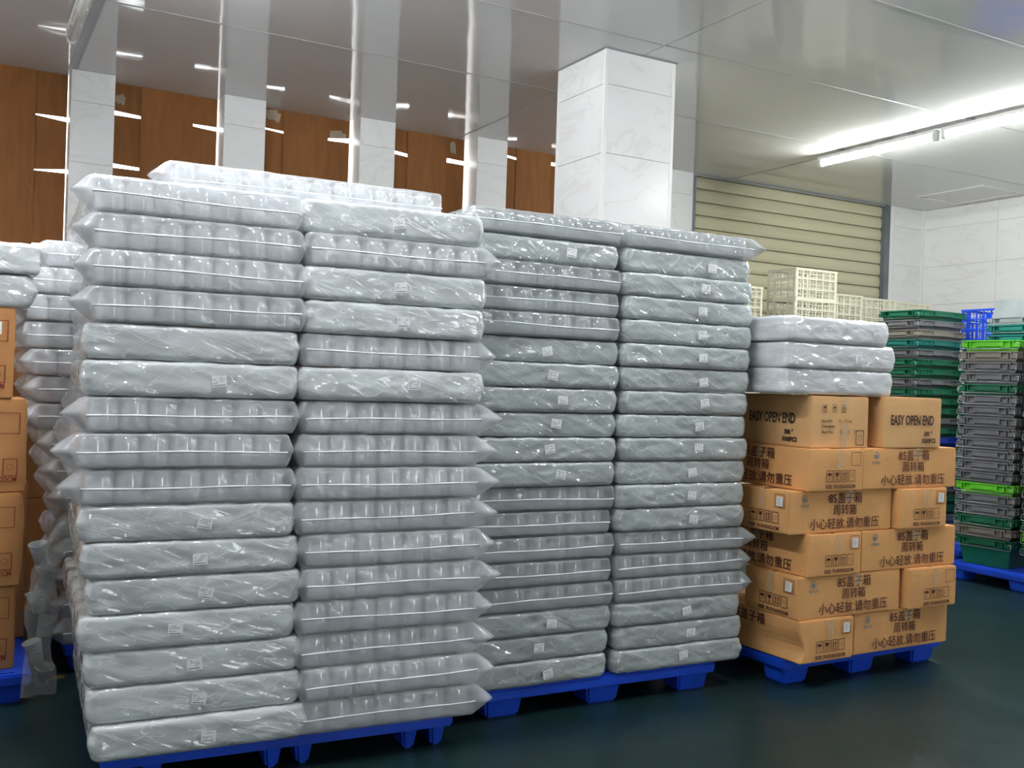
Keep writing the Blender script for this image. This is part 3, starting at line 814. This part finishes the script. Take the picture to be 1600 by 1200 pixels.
CL, CW, CH = .665, .345, .193
CSEED = [0]
def carton(label, x, y, z, end_front, stick=True, crush=0.0, rz=0.0, frame_on=True):
    """x,y is the front-left corner; end_front turns the icon end to the viewer"""
    CSEED[0] += 1; sd = CSEED[0]
    if end_front: cx, cy, r = x+CW/2, y+CL/2, PI/2
    else: cx, cy, r = x+CL/2, y+CW/2, 0
    t = thing('carton', label, 'box', (cx, cy, z), r+rz, 'printed cartons on the pallet')
    link('carton_body', carton_body(CL, CW, CH, sd, crush=crush), t)
    for face in ('F', 'B'):
        if crush and face == 'B':
            place_face(t, text_mesh('85盖子箱', .055, M_INK, .0003), 'printed_text', face, .015, CH*.80, CL, CW)
            continue
        place_face(t, text_mesh('85盖子箱', .055, M_INK, .0003), 'printed_text', face, .015, CH*.80, CL, CW)
        place_face(t, text_mesh('周转箱', .052, M_INK, .0003), 'printed_text', face, .012, CH*.52, CL, CW)
        place_face(t, text_mesh('小心轻放.请勿重压', .055, M_INK, .0003), 'printed_text', face, .015, CH*.20, CL, CW)
        place_face(t, logo_mesh(.036), 'logo', face, -.245, CH*.82, CL, CW, label='small faded blue logo')
        place_face(t, faded_mesh(), 'printed_text', face, -.245, CH*.66, CL, CW, label='faded illegible blue lettering')
        place_face(t, tape_mesh(.045, .05, sd*3+1), 'tape', face, .03, CH-.027, CL, CW, eps=.0115, label='clear packing tape')
    for face in ('L', 'R'):
        for i, kd in enumerate(('umbrella', 'glass', 'arrows', 'circle')):
            place_face(t, icon_mesh(kd, .052, M_INK), 'printed_icon', face, -.048+i*.047, CH*.36, CL, CW)
        place_face(t, text_mesh('SIZE: 70.5X36X22CM', .021, M_INK, .0006), 'printed_text', face, .022, CH*.11, CL, CW)
        place_face(t, icon_mesh('frame', .062, M_INK), 'printed_frame', face, .118, CH*.76, CL, CW)
        place_face(t, tape_mesh(.038, .085, sd*3), 'tape', face, .012, CH-.045, CL, CW, eps=.0115, label='clear packing tape')
        if stick:
            bm = bmesh.new(); box_bm(bm, -.019, .019, -.001, 0, -.021, .021)
            s = place_face(t, mesh_of('sticker', bm, M_PAPER), 'sticker', face, .120, CH*.75, CL, CW, eps=.008, roll=.06, label='small white sticker')
            bm = bmesh.new()
            for k in range(4): box_bm(bm, -.013, .008-.003*(k % 2), -.0016, -.0009, .012-k*.008, .0135-k*.008)
            link('print', mesh_of('print', bm, M_PRINT), s)
    # side seams of the closing flaps
    bm = bmesh.new(); box_bm(bm, -L_SEAM, L_SEAM, -.0015, .0015, CH-.003, CH+.0006)
    link('flap_seam', mesh_of('flap_seam', bm, M_INKB), t)
    return t
L_SEAM = CL/2-.01
FX, FY = 3.305, 3.225
zs = [.125, .125+CH, .125+2*CH, .125+3*CH, .125+4*CH]
carton('crushed carton at bottom left of the carton stack, icons facing front', FX-.005, FY-.01, zs[0], True, crush=1.0)
carton('carton with red-brown characters at bottom right of the carton stack', FX+.362, FY+.01, zs[0], False, rz=.004)
carton('carton with characters, left of second layer from the pallet', FX-.005, FY, zs[1], False)
carton('carton end with tape patch, right of second layer from the pallet', FX+CL+.02, FY-.03, zs[1], True, stick=False)
carton('carton with icons and sticker, left of third layer from the pallet', FX+.03, FY-.01, zs[2], True, rz=.01)
carton('carton with characters, right of third layer from the pallet', FX+.03+CW+.012, FY, zs[2], False, rz=-.006)
carton('carton with characters, left of fourth layer from the pallet', FX-.07, FY+.01, zs[3], False, rz=.005)
carton('carton end with white sticker, right of fourth layer from the pallet', FX-.07+CL+.012, FY-.02, zs[3], True)
carton('carton with icons and an empty printed square, left of fifth layer', FX+.015, FY-.02, zs[4], True, stick=False, rz=-.008)
carton('carton with taped characters, right of fifth layer under the plain box', FX+.015+CW+.008, FY-.005, zs[4], False)

# two plainer cartons lettered EASY OPEN END
ZT = .125+5*CH
def lid_carton(label, x, y, w, d, h, rz, detail):
    CSEED[0] += 1
    t = thing('carton', label, 'box', (x+w/2, y+d/2, ZT), rz, 'lettered cartons on top of the stack')
    me = carton_body(w, d, h, CSEED[0], bulge=.003); me.materials[0] = M_CARD3
    link('carton_body', me, t)
    tf = 'L' if detail else 'F'
    du = .02 if detail else -.01
    place_face(t, text_mesh('EASY OPEN END', .066, M_INKB, .0012, .60), 'printed_text', tf, du, h*.54, w, d)
    place_face(t, text_mesh('300', .030, M_INKB, .0010, .85), 'printed_text', tf, du+.10, h*.28, w, d)
    place_face(t, text_mesh('#', .016, M_INKB, .0006, .85), 'printed_text', tf, du+.132, h*.32, w, d)
    place_face(t, text_mesh('3000PCS', .030, M_INKB, .0010, .85), 'printed_text', tf, du+.115, h*.14, w, d)
    if detail:
        for i, kd in enumerate(('glass', 'umbrella', 'arrows')):
            place_face(t, icon_mesh(kd, .036, M_INKB), 'printed_icon', 'F', -.11+i*.062, h*.76, w, d)
        place_face(t, text_mesh('Item NO:', .018, M_INKB, .0004), 'printed_text', 'F', -.095, h*.52, w, d)
        place_face(t, text_mesh('15 - 211 61', .020, M_INKB), 'handwriting', 'F', .025, h*.52, w, d)
        place_face(t, text_mesh('Description', .018, M_INKB, .0004), 'printed_text', 'F', -.083, h*.42, w, d)
        place_face(t, text_mesh('Batch No:', .018, M_INKB, .0004), 'printed_text', 'F', -.090, h*.31, w, d)
        place_face(t, text_mesh('22    12    3 *', .022, M_INKB), 'handwriting', 'F', .05, h*.31, w, d)
        place_face(t, icon_mesh('circle', .07, M_INKB), 'printed_icon', 'F', .125, h*.20, w, d)
        place_face(t, tape_mesh(.045, h*.45, 91), 'tape', 'F', .02, h*.25, w, d, eps=.008, label='brown packing tape')
        place_face(t, tape_mesh(.05, h*.2, 92), 'tape', 'F', .02, h*.88, w, d, eps=.008, label='clear packing tape')
    return t
lid_carton('lettered carton under the three film bags, with shipping icons on its front', 3.345, 3.235, .375, .52, .238, .02, True)
lid_carton('plain carton reading EASY OPEN END, standing alone at right of the top layer', 3.815, 3.215, .395, .50, .243, -.03, False)

# three more jar bags on top of the cartons
for i, (dx, wv, hh) in enumerate(((.0, .70, .118), (.005, .70, .118), (-.03, .66, .115))):
    jar_bag('wrinkled white film bag, %s of three lying on the lettered cartons' % ('bottom', 'middle', 'topmost')[i],
            3.535+dx, 3.24-.01*i, ZT+.243+i*.1175, .015*(i-1), wv, .95, hh, True, (.5, .62, .84)[i], .0, .01, 'three jar bags on the cartons', mats=(M_FILM, M_FILMW3))

# ------------------------------------------------------------------ tall cartons and white packs at the left edge
zz = .125
for i, (xr, hh, lab) in enumerate(((.225, .335, 'tall brown carton standing on the left pallet, lowest of four'),
                                  (.245, .375, 'dented brown carton at left edge, second from its pallet'),
                                  (.245, .375, 'brown carton at left edge, third from its pallet'),
                                  (.195, .365, 'brown carton with red print and white sticker at left edge, topmost of four'))):
    CSEED[0] += 1
    t = thing('carton', lab, 'box', (xr-.30, 4.44+.21, zz), (.02, -.03, .015, 0)[i], 'tall cartons at the left edge')
    me = carton_body(.60, .42, hh, CSEED[0], bulge=.010 if i in (1, 2) else .004); me.materials[0] = M_CARD4
    link('carton_body', me, t)
    place_face(t, icon_mesh('frame', .085, M_INKR), 'printed_frame', 'F', .235, hh*.74, .60, .42, eps=.009)
    place_face(t, icon_mesh('circle', .07, M_INKR), 'printed_icon', 'F', .245, hh*.27, .60, .42, eps=.009)
    place_face(t, text_mesh('36X22CM', .030, M_INKR, .0005, .8), 'printed_text', 'F', .22, hh*.14, .60, .42, eps=.009)
    if i == 3:
        bm = bmesh.new(); box_bm(bm, -.028, .028, -.001, 0, -.025, .025)
        s = place_face(t, mesh_of('sticker', bm, M_PAPER), 'sticker', 'F', .225, hh*.77, .60, .42, eps=.010, label='white sticker')
        bm = bmesh.new()
        for k in range(3): box_bm(bm, -.015+.006*k, .02, -.0016, -.0009, .013-k*.013, .017-k*.013)
        link('print', mesh_of('print', bm, M_PRINT), s)
    zz += hh
jar_bag('white film pack directly on the topmost brown carton at left edge', -.03, 4.43, zz, 0, .56, .5, .135, True, None, 0, .03, 'white packs on the left cartons', jars=True, nj=6)
jar_bag('flat white film pack at far left, above another white pack', -.02, 4.41, zz+.135, .02, .60, .5, .125, True, None, 0, .0, 'white packs on the left cartons', jars=True, nj=6)
CSEED[0] += 1
for k in range(2):  # added cartons, cover the pale wall so the gap stays dark
    CSEED[0] += 1
    t = thing('carton', ['dark brown carton deep in the gap at left, standing on the floor', 'dark brown carton deep in the gap at left, upper of two'][k], 'box', (.16, 6.25, k*.62), .02*k, 'tall cartons at the left edge')
    me = carton_body(.80, .50, .62, CSEED[0]); me.materials[0] = M_CARD
    link('carton_body', me, t)
t = thing('carton', 'dark brown carton behind the dented carton at left edge', 'box', (.07, 5.14, .125), .0, 'tall cartons at the left edge')
link('carton_body', carton_body(.44, .40, .70, CSEED[0]), t)

# loose clear bag of cups hanging against the side of the nearest pile
t = thing('cup_bag', 'loose clear film bag of stacked cups hanging beside the nearest pile', 'bag', (.300, 4.12, .10))
bm = bmesh.new(); rings = []
for i in range(15):
    z = .66*i/14; a = .048+.010*math.sin(i*1.1)+(.014 if i == 0 else 0); b = .038+.008*math.sin(i*1.7+1)-(.025 if i == 0 else 0)-.02*max(0, i-11)/3
    ring = []
    for j in range(22):
        th = 2*PI*j/22; n_ = noise.noise(Vector((math.cos(th)*2, math.sin(th)*2, z*9)))
        ring.append(bm.verts.new(((a+.014*n_)*math.cos(th)+.11*max(0, i-10)/4, (b+.012*n_)*math.sin(th), z+.006*n_)))
    rings.append(ring)
for A, B in zip(rings, rings[1:]):
    for j in range(22): bm.faces.new((A[j], A[(j+1) % 22], B[(j+1) % 22], B[j]))
link('film', mesh_of('film', bm, M_FILMC, smooth=True), t)
bm = bmesh.new(); lathe_bm(bm, [(.022, 0), (.033, .075), (.036, .078), (.036, .083), (.032, .083), (.021, .004)], 18, cap=True)
cup = mesh_of('cup', bm, M_JAR, smooth=True)
for k in range(6): link('cup', cup, t, loc=(.006*((-1)**k), 0, .04+k*.092), rot=((.30, -.22, .35, .15, -.30, .2)[k], (.14, -.2, .1, .25, -.1, .1)[k], k), mat=M_FILMK)

# ------------------------------------------------------------------ totes
TW, TD, TH, PITCH = .43, .60, .20, .0795
def frustum(bm, w0, d0, z0, w1, d1, z1, cap0=False):
    """centred on x, front at y=-d/2.. ; returns rings"""
    a = [bm.verts.new((sx*w0/2, sy*d0/2, z0)) for sx, sy in ((-1, -1), (1, -1), (1, 1), (-1, 1))]
    b = [bm.verts.new((sx*w1/2, sy*d1/2, z1)) for sx, sy in ((-1, -1), (1, -1), (1, 1), (-1, 1))]
    for i in range(4): bm.faces.new((a[i], a[(i+1) % 4], b[(i+1) % 4], b[i]))
    if cap0: bm.faces.new(a[::-1])
    return a, b
def tote_meshes():
    bm = bmesh.new()
    a, b = frustum(bm, TW-.10, TD-.10, 0, TW-.035, TD-.035, TH, cap0=True)
    c, d = frustum(bm, TW-.108, TD-.108, .004, TW-.043, TD-.043, TH, cap0=True)
    for i in range(4): bm.faces.new((b[i], b[(i+1) % 4], d[(i+1) % 4], d[i]))
    body = mesh_of('body', bm, TOTE['gray'], recalc=False)
    def rim(style):
        bm = bmesh.new(); zt = TH; t = .012
        w, d = TW, TD
        # flange round the top
        for x0, x1, y0, y1 in ((-w/2, w/2, -d/2, -d/2+.02), (-w/2, w/2, d/2-.02, d/2), (-w/2, -w/2+.02, -d/2+.02, d/2-.02), (w/2-.02, w/2, -d/2+.02, d/2-.02)):
            box_bm(bm, x0, x1, y0, y1, zt-.008, zt)
        for sg in (-1, 1):
            def bx(x0, x1, z0, z1, dep):
                ya, yb = (-d/2+.016, -d/2+.03) if dep == 0 else (-d/2-dep, -d/2+.02)
                if sg > 0: ya, yb = -yb, -ya
                box_bm(bm, x0, x1, ya, yb, z0, z1)
            if style == 'bail':
                bx(-.09, .09, zt-.045, zt-.014, .007)              # grip bar
                for s in (-1, 1):
                    bx(min(s*.09, s*.145), max(s*.09, s*.145), zt-.054, zt-.047, .010)
                    for xx in (.092, .145, .165): bx(s*xx-.003, s*xx+.003, zt-.054, zt-.006, .010)
                    bx(min(s*.165, s*.21), max(s*.165, s*.21), zt-.050, zt-.022, .002)
                bx(-.17, .17, zt-.010, zt, .012)
                bx(-.15, .15, zt-.056, zt-.052, .003)
            else:
                bx(-.075, .075, zt-.042, zt-.010, .006)
                for s in (-1, 1):
                    bx(min(s*.075, s*.205), max(s*.075, s*.205), zt-.056, zt-.051, .005)
                    for xx in (.075, .135, .205): bx(s*xx-.003, s*xx+.003, zt-.056, zt-.004, .006)
                bx(-.215, .215, zt-.008, zt, .007)
            bx(-w/2+.01, w/2-.01, zt-.05, zt-.005, 0)
        for sg in (-1, 1):
            x0, x1 = (-w/2+.002, -w/2+.02) if sg < 0 else (w/2-.02, w/2-.002)
            box_bm(bm, x0, x1, -d/2+.02, d/2-.02, zt-.05, zt-.006)
            xa, xb = (-w/2-.008, -w/2+.01) if sg < 0 else (w/2-.01, w/2+.008)
            box_bm(bm, xa, xb, -.12, .12, zt-.045, zt-.012)
            box_bm(bm, xa, xb, -d/2+.03, d/2-.03, zt-.010, zt)
            for k in range(7):
                yy = -d/2+.05+k*(d-.1)/6
                xa, xb = (-w/2-.004, -w/2+.01) if sg < 0 else (w/2-.01, w/2+.004)
                box_bm(bm, xa, xb, yy-.003, yy+.003, zt-.05, zt-.004)
        return mesh_of('rim', bm, TOTE['gray'])
    bm = bmesh.new()
    y_ = -TD/2-.012
    tube_bm(bm, [(-.185, y_, TH-.016), (-.208, y_, TH-.022), (-.213, y_-.002, TH-.034), (-.213, y_-.004, TH-.056), (-.205, y_-.004, TH-.063), (.205, y_-.004, TH-.063), (.213, y_-.004, TH-.056), (.213, y_-.002, TH-.034), (.208, y_, TH-.022), (.185, y_, TH-.016)], .0024, 6)
    bail = mesh_of('bail_handle', bm, M_WIRE, smooth=True)
    return body, rim('bail'), rim('rib'), bail
TB, TRIM_B, TRIM_R, TBAIL = tote_meshes()
CN = dict(g='green', t='teal', G='gray', b='beige', l='lime', B='blue', p='pale')
def tote_stack(x, y, z0, colors, style, desc, seed, rz=-PI/2, twist=.02, pitch=None):
    """x,y is the middle of the face that looks toward -X; colours from the top"""
    rnd = random.Random(seed); n = len(colors)
    seen = {}
    for i, c in enumerate(colors):
        z = z0+(n-1-i)*(pitch or PITCH)
        m_ = TOTE[CN[c]]
        cn = {'gray': 'grey', 'pale': 'pale grey', 'lime': 'lime green', 'green': 'dark green'}.get(CN[c], CN[c])
        lab = '%s nesting tote, %s from top of the %s' % (cn, ORD[i+1], desc) if i else '%s nesting tote, topmost of the %s' % (cn, desc)
        j = rnd.uniform(-.008, .008)
        t = thing('nesting_tote', lab, 'tote', (x+TD/2+rnd.uniform(-.006, .006), y+j, z), rz+rnd.uniform(-twist, twist), 'stacked nesting totes')
        link('body', TB, t, mat=m_)
        link('rim', TRIM_B if style == 'bail' else TRIM_R, t, mat=m_)
        if style == 'bail':
            link('bail_handle', TBAIL, t, loc=(0, 0, 0 if rnd.random() < .85 else -.004))
tote_stack(6.49, 4.625, .125, 'lbGGgGGGGGGGGlGGgbg', 'bail', 'front lime-topped stack', 11, rz=-PI/2+R(8))
tote_stack(6.49, 4.09, .125, 'lGGGgGBgGGggGGtGgglg', 'bail', 'stack at right photo edge', 12, rz=-PI/2+R(6))
tote_stack(7.0, 5.81, .125, 'gGbtGggGgggGgBggGgGggG', 'bail', 'tall stack beside cream crates', 14, pitch=.0825)
tote_stack(7.16, 4.86, .125, 'ttgGgGgggGgGggGgGgGgG', 'bail', 'stack behind the lime-topped one', 15)
# upturned pale grey tote on top of the stack at the right edge
t = thing('nesting_tote', 'pale grey upturned tote resting on teal totes at right edge', 'tote', (7.46, 4.87, .125+20*PITCH+TH+.003+.20), -PI/2, 'stacked nesting totes')
for nm, me in (('body', TB), ('rim', TRIM_B)):
    o = link(nm, me, t, mat=TOTE['pale'], rot=(PI, 0, 0))

# ------------------------------------------------------------------ lattice crates
def lattice_crate_meshes(w, d, h, nx, ny, nz, mat, handle=True, tag_=''):
    t = .005
    def side(L, n, hole):
        bm = bmesh.new()
        for k in range(n+1):
            a = -L/2+k*L/n
            wd = .012 if k in (0, n) else .005
            a = max(-L/2+wd, min(L/2-wd, a))
            if hole and abs(a) < L*.16: box_bm(bm, a-wd, a+wd, -t, t, 0, h*.70)
            else: box_bm(bm, a-wd, a+wd, -t, t, 0, h)
        for k in range(nz+1):
            z = k*h/nz; th = .009 if k in (0, nz) else .006
            z = max(th, min(h-th, z))
            box_bm(bm, -L/2, L/2, -t-.002, t-.001, z-th, z+th)
        # fine inner mesh bars
        for k in range(2*n+1):
            a = -L/2+(k+.5)*L/(2*n+1)
            if not (hole and abs(a) < L*.16): box_bm(bm, a-.0026, a+.0026, 0, t-.001, 0, h*.96)
        for k in range(nz*3):
            z = (k+.5)*h/(nz*3)
            if not (hole and z > h*.7): box_bm(bm, -L/2, L/2, .0, t-.001, z-.0024, z+.0024)
            else:
                box_bm(bm, -L/2, -L*.16, 0, t-.001, z-.0024, z+.0024); box_bm(bm, L*.16, L/2, 0, t-.001, z-.0024, z+.0024)
        if hole: box_bm(bm, -L*.17, L*.17, -t-.001, t, h*.66, h*.70)
        return mesh_of('lattice_side', bm, mat, recalc=True)
    bm = bmesh.new()
    for k in range(nx+1): a = -w/2+k*w/nx; box_bm(bm, a-.003, a+.003, -d/2, d/2, 0, .006)
    for k in range(ny+1): a = -d/2+k*d/ny; box_bm(bm, -w/2, w/2, a-.003, a+.003, .001, .007)
    base = mesh_of('base_grid', bm, mat)
    bm = bmesh.new()
    for x0, x1, y0, y1 in ((-w/2-.008, w/2+.008, -d/2-.008, -d/2+.004), (-w/2-.008, w/2+.008, d/2-.004, d/2+.008), (-w/2-.008, -w/2+.004, -d/2, d/2), (w/2-.004, w/2+.008, -d/2, d/2)):
        box_bm(bm, x0, x1, y0, y1, h-.010, h)
    rimm = mesh_of('rim', bm, mat)
    return side(w, nx, False), side(d, ny, handle), base, rimm
def crate(meshes, w, d, label, x, y, z, rz=0.0, name='lattice_crate', group='cream lattice crates', corner_post=None):
    t = thing(name, label, 'crate', (x, y, z), rz, group)
    sw, sd, base, rimm = meshes
    link('lattice_side', sw, t, loc=(0, -d/2, 0)); link('lattice_side', sw, t, loc=(0, d/2, 0), rot=(0, 0, PI))
    link('lattice_side', sd, t, loc=(-w/2, 0, 0), rot=(0, 0, -PI/2)); link('lattice_side', sd, t, loc=(w/2, 0, 0), rot=(0, 0, PI/2))
    link('base_grid', base, t); link('rim', rimm, t)
    return t
KW, KD, KH = .49, .34, .268
KM2 = lattice_crate_meshes(KW, KD, .281, 6, 4, 3, M_CREAM)
KM = lattice_crate_meshes(KW, KD, KH, 6, 4, 3, M_CREAM)
def crate_stack(x, y, n, desc, rz=0.0, show=9):
    km, kh = (KM, KH) if n == 9 else (KM2, .281)
    for k in range(n):
        i = n-k
        if i == 1: lab = 'cream lattice crate, topmost of the %s' % desc
        elif i <= show: lab = 'cream lattice crate, %s from top of the %s' % (ORD[i], desc)
        else: lab = 'cream lattice crate low in the %s' % desc
        crate(km, KW, KD, lab, x+KW/2, y+KD/2, k*kh, rz+random.uniform(-.01, .01))
crate_stack(6.32, 6.33, 9, 'tallest crate stack before the shutter')
crate_stack(5.70, 6.60, 8, 'crate stack left of the tallest one')
crate_stack(6.87, 6.52, 8, 'crate stack just right of the tallest one')
crate_stack(7.42, 6.60, 8, 'crate stack below the shutter guide rail')
crate_stack(8.0, 6.66, 8, 'crate stack in the tiled corner')
BW, BD, BH = .43, .36, .355
tote_stack(7.74, 5.52, .125, 'ggtggGgggtggGggggGg', 'bail', 'stack under the blue basket', 16)
BMs = lattice_crate_meshes(BW, BD, BH, 6, 5, 4, M_BLUE)
crate(BMs, BW, BD, 'blue lattice basket standing on dark green totes before the tiled wall', 7.97, 5.56, .125+18*PITCH+TH+.001, -PI/2, name='lattice_basket', group='blue lattice baskets')
